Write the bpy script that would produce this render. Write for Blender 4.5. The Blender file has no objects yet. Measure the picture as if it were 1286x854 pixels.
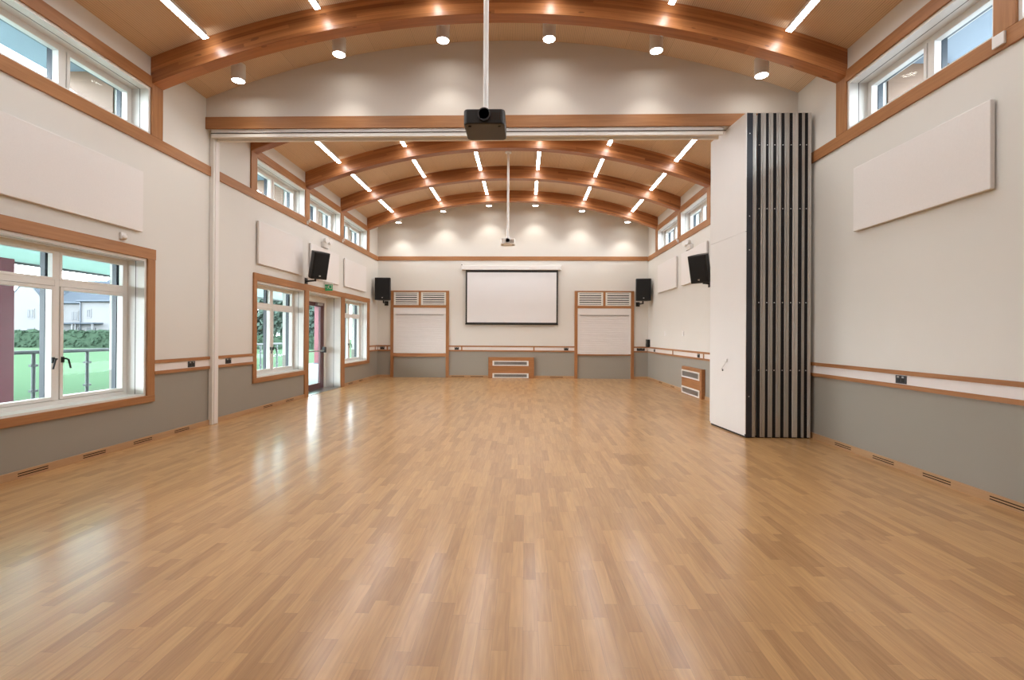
import bpy, bmesh, math, random
from mathutils import Vector, Matrix
random.seed(7)
SC = bpy.context.scene
COL = SC.collection
# ------------------------------------------------------------------ measures (metres; X right, Y away, Z up)
XL, XR, YB, YN = -4.666, 3.846, 15.02, -3.2      # inner faces of the walls
CX, CZ, RC, RS = -0.39, -6.218, 11.80, 11.49      # barrel ceiling: centre, ceiling radius, soffit radius of the arches
ARCH_Y = [3.83, 5.81, 7.97, 9.99, 11.93, 13.96]   # near faces of the arches
AT = 0.18
def zc(x, r=RC): return CZ + math.sqrt(max(0.0, r*r - (x-CX)**2))
def lin(r, g, b):
    f = lambda c: (c/255/12.92) if c/255 <= .04045 else ((c/255+.055)/1.055)**2.4
    return (f(r), f(g), f(b), 1)

# ------------------------------------------------------------------ materials
def new_mat(name):
    m = bpy.data.materials.new(name); m.use_nodes = True
    nt = m.node_tree; nt.nodes.clear()
    out = nt.nodes.new('ShaderNodeOutputMaterial')
    return m, nt, out
def N(nt, t, **kw):
    n = nt.nodes.new(t)
    for k, v in kw.items():
        if k.startswith('i_'): n.inputs[int(k[2:])].default_value = v
        else: setattr(n, k, v)
    return n
def math_(nt, op, a, b=None, c=None):
    n = nt.nodes.new('ShaderNodeMath'); n.operation = op
    for i, v in enumerate((a, b, c)):
        if v is None: continue
        if isinstance(v, (int, float)): n.inputs[i].default_value = v
        else: nt.links.new(v, n.inputs[i])
    return n.outputs[0]
def mixc(nt, fac, a, b):
    n = nt.nodes.new('ShaderNodeMix'); n.data_type = 'RGBA'
    for s, v in ((n.inputs[0], fac), (n.inputs[6], a), (n.inputs[7], b)):
        if isinstance(v, (int, float, tuple)): s.default_value = v
        else: nt.links.new(v, s)
    return n.outputs[2]
def pbsdf(nt, out, col=None, rough=.5, spec=.5, metal=0, normal=None):
    b = nt.nodes.new('ShaderNodeBsdfPrincipled')
    for k, v in (('Base Color', col), ('Roughness', rough), ('Metallic', metal), ('Specular IOR Level', spec)):
        if v is None: continue
        if isinstance(v, (int, float, tuple)): b.inputs[k].default_value = v
        else: nt.links.new(v, b.inputs[k])
    if normal is not None: nt.links.new(normal, b.inputs['Normal'])
    nt.links.new(b.outputs[0], out.inputs[0])
    return b
def pos(nt):
    g = nt.nodes.new('ShaderNodeNewGeometry'); s = nt.nodes.new('ShaderNodeSeparateXYZ')
    nt.links.new(g.outputs['Position'], s.inputs[0]); return g.outputs['Position'], s.outputs
def noise(nt, vec, scale, detail=3, rough=.5):
    n = nt.nodes.new('ShaderNodeTexNoise'); n.inputs['Scale'].default_value = scale
    n.inputs['Detail'].default_value = detail; n.inputs['Roughness'].default_value = rough
    nt.links.new(vec, n.inputs['Vector']); return n.outputs['Fac']
def comb(nt, x, y, z):
    n = nt.nodes.new('ShaderNodeCombineXYZ')
    for i, v in enumerate((x, y, z)):
        if isinstance(v, (int, float)): n.inputs[i].default_value = v
        else: nt.links.new(v, n.inputs[i])
    return n.outputs[0]
def bump(nt, h, strength, dist=.01):
    n = nt.nodes.new('ShaderNodeBump'); n.inputs['Strength'].default_value = strength; n.inputs['Distance'].default_value = dist
    nt.links.new(h, n.inputs['Height']); return n.outputs[0]
def plain(name, col, rough=.5, spec=.5, metal=0, grain=.04, gs=30):
    m, nt, out = new_mat(name); P, _ = pos(nt)
    f = noise(nt, P, gs, 2)
    d = tuple(max(0, c*(1-grain)) for c in col[:3])+(1,); l = tuple(min(1, c*(1+grain)) for c in col[:3])+(1,)
    pbsdf(nt, out, mixc(nt, f, d, l), rough, spec, metal); return m
def wood(name, dark, light, axis, rough=.45, sc=1.0):
    """straight-grained timber, grain along axis 0/1/2"""
    m, nt, out = new_mat(name); P, s = pos(nt)
    k = [28*sc, 28*sc, 28*sc]; k[axis] = 1.6*sc
    v = comb(nt, math_(nt, 'MULTIPLY', s[0], k[0]), math_(nt, 'MULTIPLY', s[1], k[1]), math_(nt, 'MULTIPLY', s[2], k[2]))
    f = noise(nt, v, 1, 5, .6)
    f2 = noise(nt, P, 1.7, 2)
    f = math_(nt, 'ADD', math_(nt, 'MULTIPLY', f, .8), math_(nt, 'MULTIPLY', f2, .25))
    f = math_(nt, 'MULTIPLY_ADD', f, 2.2, -.65)
    n = nt.nodes.new('ShaderNodeClamp'); nt.links.new(f, n.inputs[0])
    pbsdf(nt, out, mixc(nt, n.outputs[0], dark, light), rough, .4); return m
def emit(name, col, strength):
    m, nt, out = new_mat(name); e = nt.nodes.new('ShaderNodeEmission')
    e.inputs[0].default_value = col; e.inputs[1].default_value = strength
    nt.links.new(e.outputs[0], out.inputs[0]); return m

M = {}
# two-tone wall paint: cream above the dado, taupe below
def wall_paint():
    m, nt, out = new_mat('wall_paint'); P, s = pos(nt)
    up = math_(nt, 'GREATER_THAN', s[2], .9)
    n1 = noise(nt, P, 1.3, 3); n2 = noise(nt, P, 140, 2)
    cu = mixc(nt, n1, (.70, .69, .652, 1), (.73, .72, .682, 1))
    cl = mixc(nt, n1, (.305, .288, .250, 1), (.325, .308, .270, 1))
    pbsdf(nt, out, mixc(nt, up, cl, cu), .62, .35, 0, bump(nt, n2, .06, .002)); return m
M['wall'] = wall_paint()
M['gable'] = plain('gable_paint', (.72, .695, .655, 1), .65, .3, 0, .03, 2)
M['white'] = plain('white_paint', (.78, .77, .74, 1), .4, .4, 0, .02, 5)
M['trunk'] = plain('white_trunking', (.80, .77, .76, 1), .35, .5, 0, .01, 5)
M['panel'] = plain('acoustic_fabric', (.79, .77, .755, 1), .85, .2, 0, .03, 60)
M['leafwhite'] = plain('partition_laminate', (.79, .79, .785, 1), .38, .5, 0, .015, 4)
M['alu'] = plain('partition_aluminium', (.50, .49, .46, 1), .38, .5, .55, .05, 20)
M['alulight'] = plain('partition_light_edge', (.66, .65, .62, 1), .35, .5, .3, .05, 20)
M['seal'] = plain('black_rubber_seal', (.010, .010, .012, 1), .6, .3, 0, .1, 20)
M['navy'] = plain('navy_edge_profile', (.018, .022, .034, 1), .4, .5, 0, .1, 20)
M['black'] = plain('black_plastic', (.012, .012, .012, 1), .45, .4, 0, .1, 40)
M['grille'] = plain('black_steel_mesh', (.009, .009, .009, 1), .65, .3, 0, .2, 300)
M['brownblack'] = plain('projector_shell', (.013, .011, .010, 1), .4, .5, 0, .1, 40)
M['lens'] = plain('lens_glass', (.004, .004, .006, 1), .08, .8, 0, 0, 4)
M['chrome'] = plain('brushed_steel', (.62, .62, .62, 1), .28, .5, 1, .05, 60)
M['galv'] = plain('galvanised_steel', (0.0510, 0.0578, 0.0612, 1), .5, .5, 0, .1, 20)
M['socket'] = plain('dark_steel_socket', (.045, .045, .048, 1), .4, .5, .3, .1, 60)
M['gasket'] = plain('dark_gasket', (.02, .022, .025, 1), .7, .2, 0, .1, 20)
M['clad'] = plain('dark_blue_grey_cladding', (0.0340, 0.0476, 0.0646, 1), .4, .5, 0, .05, 20)
M['slot'] = plain('dark_slot', (.05, .03, .018, 1), .8, .1, 0, .1, 20)
M['timber_x'] = wood('trim_timber_across', (.28, .118, .042, 1), (.44, .21, .085, 1), 0)
M['timber_y'] = wood('trim_timber_along', (.28, .118, .042, 1), (.44, .21, .085, 1), 1)
M['timber_z'] = wood('trim_timber_upright', (.28, .118, .042, 1), (.44, .21, .085, 1), 2)
M['skirt'] = wood('skirting_timber', (.40, .235, .12, 1), (.52, .325, .175, 1), 1)
M['screen'] = plain('screen_fabric', (.78, .79, .81, 1), .8, .2, 0, .01, 3)
M['shutter'] = plain('shutter_slats', (.76, .74, .73, 1), .4, .5, 0, .02, 5)
M['maroon'] = plain('maroon_door_paint', (.10, .035, .040, 1), .4, .5, 0, .1, 8)
M['burgundy'] = plain('burgundy_column_paint', (0.1496, 0.0272, 0.0374, 1), .45, .5, 0, .12, 6)
M['green'] = plain('exit_green', (.03, .48, .21, 1), .35, .5, 0, .02, 4)
M['whitegloss'] = plain('white_plastic', (.80, .80, .79, 1), .3, .5, 0, .01, 4)
M['strip'] = emit('strip_light_diffuser', (.985, .99, 1.0, 1), 37)
M['disc'] = emit('downlight_lens', (1, .94, .86, 1), 30)

def glulam():
    m, nt, out = new_mat('glulam_larch'); P, s = pos(nt)
    dx = math_(nt, 'SUBTRACT', s[0], CX); dz = math_(nt, 'SUBTRACT', s[2], CZ)
    r = math_(nt, 'SQRT', math_(nt, 'ADD', math_(nt, 'MULTIPLY', dx, dx), math_(nt, 'MULTIPLY', dz, dz)))
    a = math_(nt, 'MULTIPLY', math_(nt, 'ARCTAN2', dx, dz), 11.6)
    lam = math_(nt, 'FLOOR', math_(nt, 'DIVIDE', math_(nt, 'SUBTRACT', r, RS), .0445))
    wn = nt.nodes.new('ShaderNodeTexWhiteNoise'); wn.noise_dimensions = '3D'
    # finger-jointed lengths differ in tone lamination by lamination
    seg = math_(nt, 'FLOOR', math_(nt, 'ADD', math_(nt, 'DIVIDE', a, 2.3), math_(nt, 'MULTIPLY', lam, .37)))
    nt.links.new(comb(nt, lam, seg, math_(nt, 'FLOOR', math_(nt, 'MULTIPLY', s[1], .5))), wn.inputs['Vector'])
    g = noise(nt, comb(nt, math_(nt, 'MULTIPLY', a, 1.1), math_(nt, 'MULTIPLY', r, 42), math_(nt, 'MULTIPLY', s[1], 30)), 1, 5, .62)
    kn = noise(nt, comb(nt, math_(nt, 'MULTIPLY', a, 4.5), math_(nt, 'MULTIPLY', r, 14), math_(nt, 'MULTIPLY', s[1], 9)), 1, 1)
    knot = math_(nt, 'GREATER_THAN', kn, .745)
    f = math_(nt, 'ADD', math_(nt, 'MULTIPLY', g, .75), math_(nt, 'MULTIPLY', wn.outputs['Value'], .45))
    f = math_(nt, 'MULTIPLY_ADD', f, 1.5, -.42)
    cl = nt.nodes.new('ShaderNodeClamp'); nt.links.new(f, cl.inputs[0])
    c = mixc(nt, cl.outputs[0], (.215, .070, .021, 1), (.53, .220, .076, 1))
    fr = math_(nt, 'FRACT', math_(nt, 'DIVIDE', math_(nt, 'SUBTRACT', r, RS), .0445))
    ln = math_(nt, 'LESS_THAN', fr, .05)
    c = mixc(nt, math_(nt, 'MULTIPLY', ln, .45), c, (.16, .055, .02, 1))
    c = mixc(nt, math_(nt, 'MULTIPLY', knot, .6), c, (.13, .045, .018, 1))
    pbsdf(nt, out, c, .36, .5); return m
M['glulam'] = glulam()

def ceiling_mat():
    m, nt, out = new_mat('slotted_timber_ceiling'); P, s = pos(nt)
    dx = math_(nt, 'SUBTRACT', s[0], CX); dz = math_(nt, 'SUBTRACT', s[2], CZ)
    a = math_(nt, 'MULTIPLY', math_(nt, 'ARCTAN2', dx, dz), RC)
    fr = math_(nt, 'FRACT', math_(nt, 'DIVIDE', a, .024))
    groove = math_(nt, 'LESS_THAN', fr, .22)
    pa = math_(nt, 'FLOOR', math_(nt, 'DIVIDE', a, .60)); py = math_(nt, 'FLOOR', math_(nt, 'DIVIDE', math_(nt, 'ADD', s[1], .15), 2.0))
    wn = nt.nodes.new('ShaderNodeTexWhiteNoise'); wn.noise_dimensions = '2D'
    nt.links.new(comb(nt, pa, py, 0), wn.inputs['Vector'])
    g = noise(nt, comb(nt, math_(nt, 'MULTIPLY', a, 22), math_(nt, 'MULTIPLY', s[1], 1.2), 0), 1, 4, .6)
    f = math_(nt, 'ADD', math_(nt, 'MULTIPLY', g, .55), math_(nt, 'MULTIPLY', wn.outputs['Value'], .4))
    c = mixc(nt, f, (.66, .48, .31, 1), (.80, .61, .43, 1))
    c = mixc(nt, math_(nt, 'MULTIPLY', groove, .42), c, (.13, .075, .035, 1))
    jt = math_(nt, 'LESS_THAN', math_(nt, 'FRACT', math_(nt, 'DIVIDE', a, .60)), .008)
    c = mixc(nt, math_(nt, 'MULTIPLY', jt, .5), c, (.15, .08, .04, 1))
    pbsdf(nt, out, c, .6, .3); return m
M['ceiling'] = ceiling_mat()

def floor_mat():
    m, nt, out = new_mat('oak_strip_floor'); P, s = pos(nt)
    W, LN = .068, .46
    px = math_(nt, 'DIVIDE', s[0], W); ix = math_(nt, 'FLOOR', px)
    w1 = nt.nodes.new('ShaderNodeTexWhiteNoise'); w1.noise_dimensions = '1D'; nt.links.new(ix, w1.inputs['W'])
    py = math_(nt, 'ADD', math_(nt, 'DIVIDE', s[1], LN), math_(nt, 'MULTIPLY', w1.outputs['Value'], 7.3))
    iy = math_(nt, 'FLOOR', py)
    w2 = nt.nodes.new('ShaderNodeTexWhiteNoise'); w2.noise_dimensions = '2D'; nt.links.new(comb(nt, ix, iy, 0), w2.inputs['Vector'])
    v = w2.outputs['Value']
    # most blocks close to the mean, a few clearly dark or pale
    tone = math_(nt, 'POWER', v, 1.3)
    off = math_(nt, 'MULTIPLY', v, 37.0)
    g = noise(nt, comb(nt, math_(nt, 'MULTIPLY_ADD', s[0], 62, off), math_(nt, 'MULTIPLY_ADD', s[1], 2.6, off), off), 1, 5, .62)
    wv = noise(nt, comb(nt, math_(nt, 'MULTIPLY_ADD', s[0], 15, off), math_(nt, 'MULTIPLY_ADD', s[1], 1.1, off), off), 1, 2, .5)
    ring = math_(nt, 'SINE', math_(nt, 'MULTIPLY', wv, 46))
    f = math_(nt, 'ADD', math_(nt, 'MULTIPLY', g, .62), math_(nt, 'MULTIPLY', tone, .46))
    f = math_(nt, 'MULTIPLY_ADD', ring, .075, f)
    f = math_(nt, 'ADD', f, -.02)
    cl = nt.nodes.new('ShaderNodeClamp'); nt.links.new(f, cl.inputs[0])
    c = mixc(nt, cl.outputs[0], (.75, .445, .178, 1), (.38, .188, .058, 1))
    fx = math_(nt, 'FRACT', px); fy = math_(nt, 'FRACT', py)
    ex = math_(nt, 'MINIMUM', fx, math_(nt, 'SUBTRACT', 1, fx)); ey = math_(nt, 'MINIMUM', fy, math_(nt, 'SUBTRACT', 1, fy))
    gap = math_(nt, 'MAXIMUM', math_(nt, 'LESS_THAN', ex, .012), math_(nt, 'LESS_THAN', ey, .0022))
    c = mixc(nt, math_(nt, 'MULTIPLY', gap, .30), c, (.12, .06, .028, 1))
    big = noise(nt, P, .8, 2)
    rough = math_(nt, 'ADD', math_(nt, 'MULTIPLY_ADD', g, .10, .34), math_(nt, 'MULTIPLY', big, .08))
    hb = math_(nt, 'ADD', math_(nt, 'MULTIPLY', v, .5), math_(nt, 'MULTIPLY', g, .4))
    b = pbsdf(nt, out, c, rough, .5)
    b.inputs['Coat Weight'].default_value = .95; b.inputs['Coat Roughness'].default_value = .20
    return m
M['floor'] = floor_mat()

def pane_mat(name, tint, refl=.06):
    m, nt, out = new_mat(name)
    t = nt.nodes.new('ShaderNodeBsdfTransparent'); t.inputs[0].default_value = tint
    g = nt.nodes.new('ShaderNodeBsdfGlossy'); g.inputs['Roughness'].default_value = .02
    lw = nt.nodes.new('ShaderNodeLayerWeight'); lw.inputs[0].default_value = .5
    fc = math_(nt, 'MULTIPLY_ADD', math_(nt, 'POWER', lw.outputs['Facing'], 5), .22, .004)
    mx = nt.nodes.new('ShaderNodeMixShader'); nt.links.new(fc, mx.inputs[0])
    nt.links.new(t.outputs[0], mx.inputs[1]); nt.links.new(g.outputs[0], mx.inputs[2]); nt.links.new(mx.outputs[0], out.inputs[0]); return m
M['glass'] = pane_mat('window_glass', (.965, .990, .982, 1))
M['balglass'] = pane_mat('balustrade_glass', (.93, .985, .955, 1))
def ext_ground(name, a, b, sc):
    m, nt, out = new_mat(name); P, s = pos(nt)
    pbsdf(nt, out, mixc(nt, noise(nt, P, sc, 4), a, b), .9, .0); return m
M['lawn'] = ext_ground('lawn_grass', (.070, .108, .066, 1), (.084, .128, .078, 1), 1.2)
M['paving'] = ext_ground('pale_paving', (.30, .315, .325, 1), (.35, .365, .375, 1), 2)
M['render'] = ext_ground('white_house_render', (.145, .147, .15, 1), (.16, .162, .165, 1), 1)
M['slate'] = ext_ground('slate_roof', (0.0476, 0.0571, 0.0714, 1), (0.0680, 0.0802, 0.0918, 1), 1.5)
M['housewin'] = plain('house_window_glass', (.018, .026, .034, 1), .3, .5, 0, .1, 3)
M['hedge'] = ext_ground('hedge_leaves', (0.0238, 0.0462, 0.0306, 1), (0.0544, 0.0816, 0.0544, 1), 4)
M['treeleaf'] = ext_ground('tree_leaves', (0.0340, 0.0578, 0.0442, 1), (0.0816, 0.1088, 0.0918, 1), 3)
M['bark'] = ext_ground('tree_bark', (.10, .08, .06, 1), (.16, .13, .10, 1), 6)
M['mint'] = plain('canopy_soffit_paint', (.74, .92, .84, 1), .5, .4, 0, .01, 3)
def canopy_mat():  # translucency added to pass daylight down and brighten the soffit
    m, nt, out = new_mat('translucent_canopy_sheet')
    d = nt.nodes.new('ShaderNodeBsdfDiffuse'); d.inputs[0].default_value = (.70, .86, .80, 1)
    t = nt.nodes.new('ShaderNodeBsdfTranslucent'); t.inputs[0].default_value = (.36, .46, .42, 1)
    mx = nt.nodes.new('ShaderNodeMixShader'); mx.inputs[0].default_value = .62
    nt.links.new(d.outputs[0], mx.inputs[1]); nt.links.new(t.outputs[0], mx.inputs[2]); nt.links.new(mx.outputs[0], out.inputs[0]); return m
M['canopy'] = canopy_mat()
M['bluesoff'] = plain('eaves_soffit_paint', (0.1836, 0.2312, 0.2856, 1), .5, .4, 0, .02, 3)
M['palewood'] = wood('weathered_rafter_timber', (0.1632, 0.0952, 0.0578, 1), (0.2312, 0.1428, 0.0918, 1), 0)

# ------------------------------------------------------------------ mesh helpers
class MB:
    """collects shapes, then links them as ONE mesh object"""
    def __init__(s): s.bm = bmesh.new()
    def box(s, x0, x1, y0, y1, z0, z1, mat=None):
        x0, x1 = sorted((x0, x1)); y0, y1 = sorted((y0, y1)); z0, z1 = sorted((z0, z1))
        v = [s.bm.verts.new((x, y, z)) for x in (x0, x1) for y in (y0, y1) for z in (z0, z1)]
        if mat is not None:
            for q in v: q.co = mat @ q.co
        for f in ((0, 1, 3, 2), (4, 6, 7, 5), (0, 4, 5, 1), (2, 3, 7, 6), (0, 2, 6, 4), (1, 5, 7, 3)):
            s.bm.faces.new([v[i] for i in f])
        return s
    def tube(s, pts, r, seg=12, caps=True):
        """round bar through the points; r a number or one radius per point"""
        pts = [Vector(p) for p in pts]; rs = r if isinstance(r, (list, tuple)) else [r]*len(pts)
        rings = []; up = None
        for i, p in enumerate(pts):
            d = (pts[min(i+1, len(pts)-1)] - pts[max(i-1, 0)]).normalized()
            if up is None: up = d.orthogonal().normalized()
            up = (up - d*up.dot(d)).normalized(); w = d.cross(up)
            rings.append([s.bm.verts.new(p + rs[i]*(math.cos(2*math.pi*k/seg)*up + math.sin(2*math.pi*k/seg)*w)) for k in range(seg)])
        for a, b in zip(rings, rings[1:]):
            for k in range(seg): s.bm.faces.new((a[k], a[(k+1) % seg], b[(k+1) % seg], b[k]))
        if caps: s.bm.faces.new(rings[0][::-1]); s.bm.faces.new(rings[-1])
        return s
    def prism(s, poly, axis, a, b):
        """polygon in the plane across axis (0: yz, 1: xz, 2: xy), extruded from a to b"""
        def P(u, v, t): return {0: (t, u, v), 1: (u, t, v), 2: (u, v, t)}[axis]
        A = [s.bm.verts.new(P(u, v, a)) for u, v in poly]; B = [s.bm.verts.new(P(u, v, b)) for u, v in poly]
        n = len(poly)
        s.bm.faces.new(A[::-1]); s.bm.faces.new(B)
        for i in range(n): s.bm.faces.new((A[i], A[(i+1) % n], B[(i+1) % n], B[i]))
        return s
    def strip(s, lower, upper, y0, y1):
        """closed solid between two xz polylines, extruded along y"""
        rows = [[s.bm.verts.new((x, y, z)) for x, z in l] for y in (y0, y1) for l in (lower, upper)]
        l0, u0, l1, u1 = rows; n = len(lower)
        for i in range(n-1):
            for a, b in ((l0, u0), (u0, u1), (u1, l1), (l1, l0)):
                s.bm.faces.new((a[i], a[i+1], b[i+1], b[i]))
        s.bm.faces.new((l0[0], u0[0], u1[0], l1[0])); s.bm.faces.new((l0[-1], l1[-1], u1[-1], u0[-1]))
        return s
    def build(s, name, mat, parent=None, loc=None, bevel=0, smooth=False, rot=None):
        bmesh.ops.recalc_face_normals(s.bm, faces=s.bm.faces)
        off = Vector(loc) if loc is not None else Vector((0, 0, 0))
        if loc is not None:
            bmesh.ops.translate(s.bm, verts=s.bm.verts, vec=-off)
        me = bpy.data.meshes.new(name); s.bm.to_mesh(me); s.bm.free()
        if smooth:
            for p in me.polygons: p.use_smooth = True
        me.materials.append(M[mat])
        o = bpy.data.objects.new(name, me); COL.objects.link(o)
        if parent is not None: o.parent = parent
        if loc is not None: o.location = off
        if bevel:
            b = o.modifiers.new('bevel', 'BEVEL'); b.width = bevel; b.segments = 2; b.limit_method = 'ANGLE'
        return o
def smooth_by_angle(o, ang=40):
    me = o.data
    for p in me.polygons: p.use_smooth = True
    me.set_sharp_from_angle(angle=math.radians(ang))
def glow_below(o, mat, ends=False):
    """only the underside of a lamp's diffuser gives off light"""
    o.data.materials.append(M[mat])
    for p in o.data.polygons:
        if p.normal.z < -.9 or (ends and abs(p.normal.y) > .9): p.material_index = 1
    return o
def tag(o, label=None, cat=None, group=None, kind=None):
    if label: o['label'] = label
    if cat: o['category'] = cat
    if group: o['group'] = group
    if kind: o['kind'] = kind
    return o
def thing(name, label, cat, loc=(0, 0, 0), rot=(0, 0, 0), group=None, kind='thing'):
    o = bpy.data.objects.new(name, None); COL.objects.link(o)
    o.empty_display_size = .1; o.location = loc; o.rotation_euler = rot
    return tag(o, label, cat, group, kind)
def struct(name, mb, mat, parent=None, **kw):
    o = mb.build(name, mat, parent, **kw)
    if parent is None: o['kind'] = 'structure'
    return o
def sroot(name, loc=(0, 0, 0)):
    o = bpy.data.objects.new(name, None); COL.objects.link(o); o.location = loc; o['kind'] = 'structure'; return o
def kids(o): return [c for c in bpy.data.objects if c.parent == o]
def dup(root, loc, rot, label, group=None):
    def cp(o, parent):
        c = o.copy(); COL.objects.link(c)
        if parent is not None: c.parent = parent
        for ch in kids(o):
            cp(ch, c)
        return c
    r = cp(root, None); r.location = loc; r.rotation_euler = rot; r['label'] = label
    if group: r['group'] = group
    return r

# ------------------------------------------------------------------ the shell
def wall_with_openings(name, x0, x1, ya, yb, z0, z1, ops, mat='wall'):
    mb = MB()
    ys = sorted({ya, yb} | {o[0] for o in ops} | {o[1] for o in ops})
    for a, b in zip(ys, ys[1:]):
        cut = sorted((o[2], o[3]) for o in ops if o[0] <= a+1e-6 and o[1] >= b-1e-6)
        z = z0
        for c, d in cut:
            if c > z: mb.box(x0, x1, a, b, z, c)
            z = d
        mb.box(x0, x1, a, b, z, z1)
    return struct(name, mb, mat)
TL = 0.46
lower = [(3.95, 5.767, .578, 2.265), (8.17, 9.983, .578, 2.272), (12.22, 14.02, .578, 2.285)]
doorop = (10.165, 12.0, 0, 2.285)
cl_bays = [(2.03, 3.83), (4.01, 5.81), (8.15, 9.99), (10.17, 11.93), (12.11, 13.96)]  # first bay lies out of view, added to let more daylight in
CZ0, CZ1 = 3.812, 4.40
wall_with_openings('wall_left', XL-TL, XL, YN, YB+.3, 0, 4.82, lower+[doorop]+[(a, b, CZ0, CZ1) for a, b in cl_bays])
wall_with_openings('wall_right', XR, XR+TL, YN, YB+.3, 0, 4.82, [(a, b, CZ0, CZ1) for a, b in cl_bays])
def arc(x0, x1, r, n=64): return [(x0+(x1-x0)*i/n, zc(x0+(x1-x0)*i/n, r)) for i in range(n+1)]
def flat(x0, x1, z, n=64): return [(x0+(x1-x0)*i/n, z) for i in range(n+1)]
struct('wall_back', MB().strip(flat(XL, XR, 0), arc(XL, XR, RC+.05), YB, YB+.3), 'wall')
struct('wall_near', MB().strip(flat(XL, XR, 0), arc(XL, XR, RC+.05), YN-.3, YN), 'wall')
struct('ceiling', MB().strip(arc(XL-TL, XR+TL, RC), arc(XL-TL, XR+TL, RC+.35), YN-.3, YB+.3), 'ceiling')
struct('floor', MB().box(XL-TL, XR+TL, YN-.3, YB+.3, -.12, 0), 'floor')
# gable infill over the folding partition
struct('wall_gable', MB().strip(flat(XL, XR, 4.335), arc(XL, XR, RC+.04), 6.85, 7.05), 'gable')

# ------------------------------------------------------------------ timber trims of the room
tn = [0]
def trim(mb, mat, **kw):
    tn[0] += 1
    return struct('trim_%d' % tn[0], mb, mat, **kw)
trim(MB().box(XL, XL+.022, YN, YB, 3.670, CZ0), 'timber_y', bevel=.003)      # long sill beams under the clerestory
trim(MB().box(XR-.022, XR, YN, YB, 3.670, CZ0), 'timber_y', bevel=.003)
trim(MB().box(XL+.022, XR-.022, YB-.022, YB, 3.690, 3.820), 'timber_x', bevel=.003)
# header board over the partition
trim(MB().box(XL+.002, XR-.002, 6.825, 6.85, 4.328, 4.500), 'timber_x', bevel=.003)
# dado: two timber rails with white trunking between
def dado(side, a, b):
    for z0, z1, t, m in ((.968, 1.010, .028, 'T'), (.829, .871, .028, 'T'), (.871, .968, .014, 'W')):
        mb = MB()
        if side == 'L': mb.box(XL, XL+t, a, b, z0, z1); mat = 'timber_y'
        elif side == 'R': mb.box(XR-t, XR, a, b, z0, z1); mat = 'timber_y'
        else: mb.box(a, b, YB-t, YB, z0, z1); mat = 'timber_x'
        trim(mb, mat if m == 'T' else 'trunk')
dado('L', 5.885, 6.93); dado('L', 7.07, 8.068); dado('L', 14.197, YB-.03); dado('L', YN, 3.83)
dado('R', YN, YB-.03)
dado('B', XL+.03, -4.238); dado('B', -2.388, 1.556); dado('B', 3.404, XR-.03)
# upright timber spacers across the trunking
def spacer(side, p):
    mb = MB()
    if side == 'L': mb.box(XL+.014, XL+.027, p-.02, p+.02, .871, .968)
    elif side == 'R': mb.box(XR-.027, XR-.014, p-.02, p+.02, .871, .968)
    else: mb.box(p-.02, p+.02, YB-.027, YB-.014, .871, .968)
    trim(mb, 'timber_z')
for sd, p in (('B', .29), ('B', -1.98), ('R', 12.45), ('R', 10.32), ('B', -4.34), ('L', 14.75)): spacer(sd, p)
# skirtings with slotted vents
def skirting(name, box, slots, axis):
    o = struct(name, MB().box(*box), 'skirt' if axis == 1 else 'skirt', bevel=.002)
    for s in slots:
        mb = MB()
        for k in range(2):
            z = .022+k*.022
            if axis == 1:
                x = box[1] if box[0] == XL else box[0]
                mb.box(x-.0015, x+.0015, s[0], s[1], z, z+.009)
            else:
                mb.box(s[0], s[1], box[2]-.0015, box[2]+.0015, z, z+.009)
        mb.build('vent', 'slot', o)
    return o
SK = .075
skirting('baseboard_left', (XL, XL+.02, YN, 10.0, 0, SK), [(4.27, 4.55), (4.92, 5.19), (5.57, 5.85), (6.235, 6.51), (8.4, 8.7), (9.2, 9.5), (3.6, 3.88)], 1)
skirting('baseboard_left_far', (XL, XL+.02, 12.16, YB, 0, SK), [(12.5, 12.8), (13.3, 13.6)], 1)
skirting('baseboard_right', (XR-.02, XR, YN, 10.26, 0, SK), [(5.70, 5.99), (5.05, 5.35), (4.39, 4.69), (3.73, 4.03), (8.2, 8.5), (9.0, 9.3)], 1)
skirting('baseboard_right_far', (XR-.02, XR, 11.56, YB, 0, SK), [(12.3, 12.6), (13.4, 13.7)], 1)
skirting('baseboard_back', (XL+.02, -4.238, YB-.02, YB, 0, SK), [], 0)
skirting('baseboard_back_middle', (-2.388, -1.14, YB-.02, YB, 0, SK), [(-2.3, -1.9), (-1.7, -1.3)], 0)
skirting('baseboard_back_right', (.30, 1.556, YB-.02, YB, 0, SK), [(.8, 1.2)], 0)
skirting('baseboard_back_corner', (3.404, XR-.02, YB-.02, YB, 0, SK), [], 0)

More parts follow.
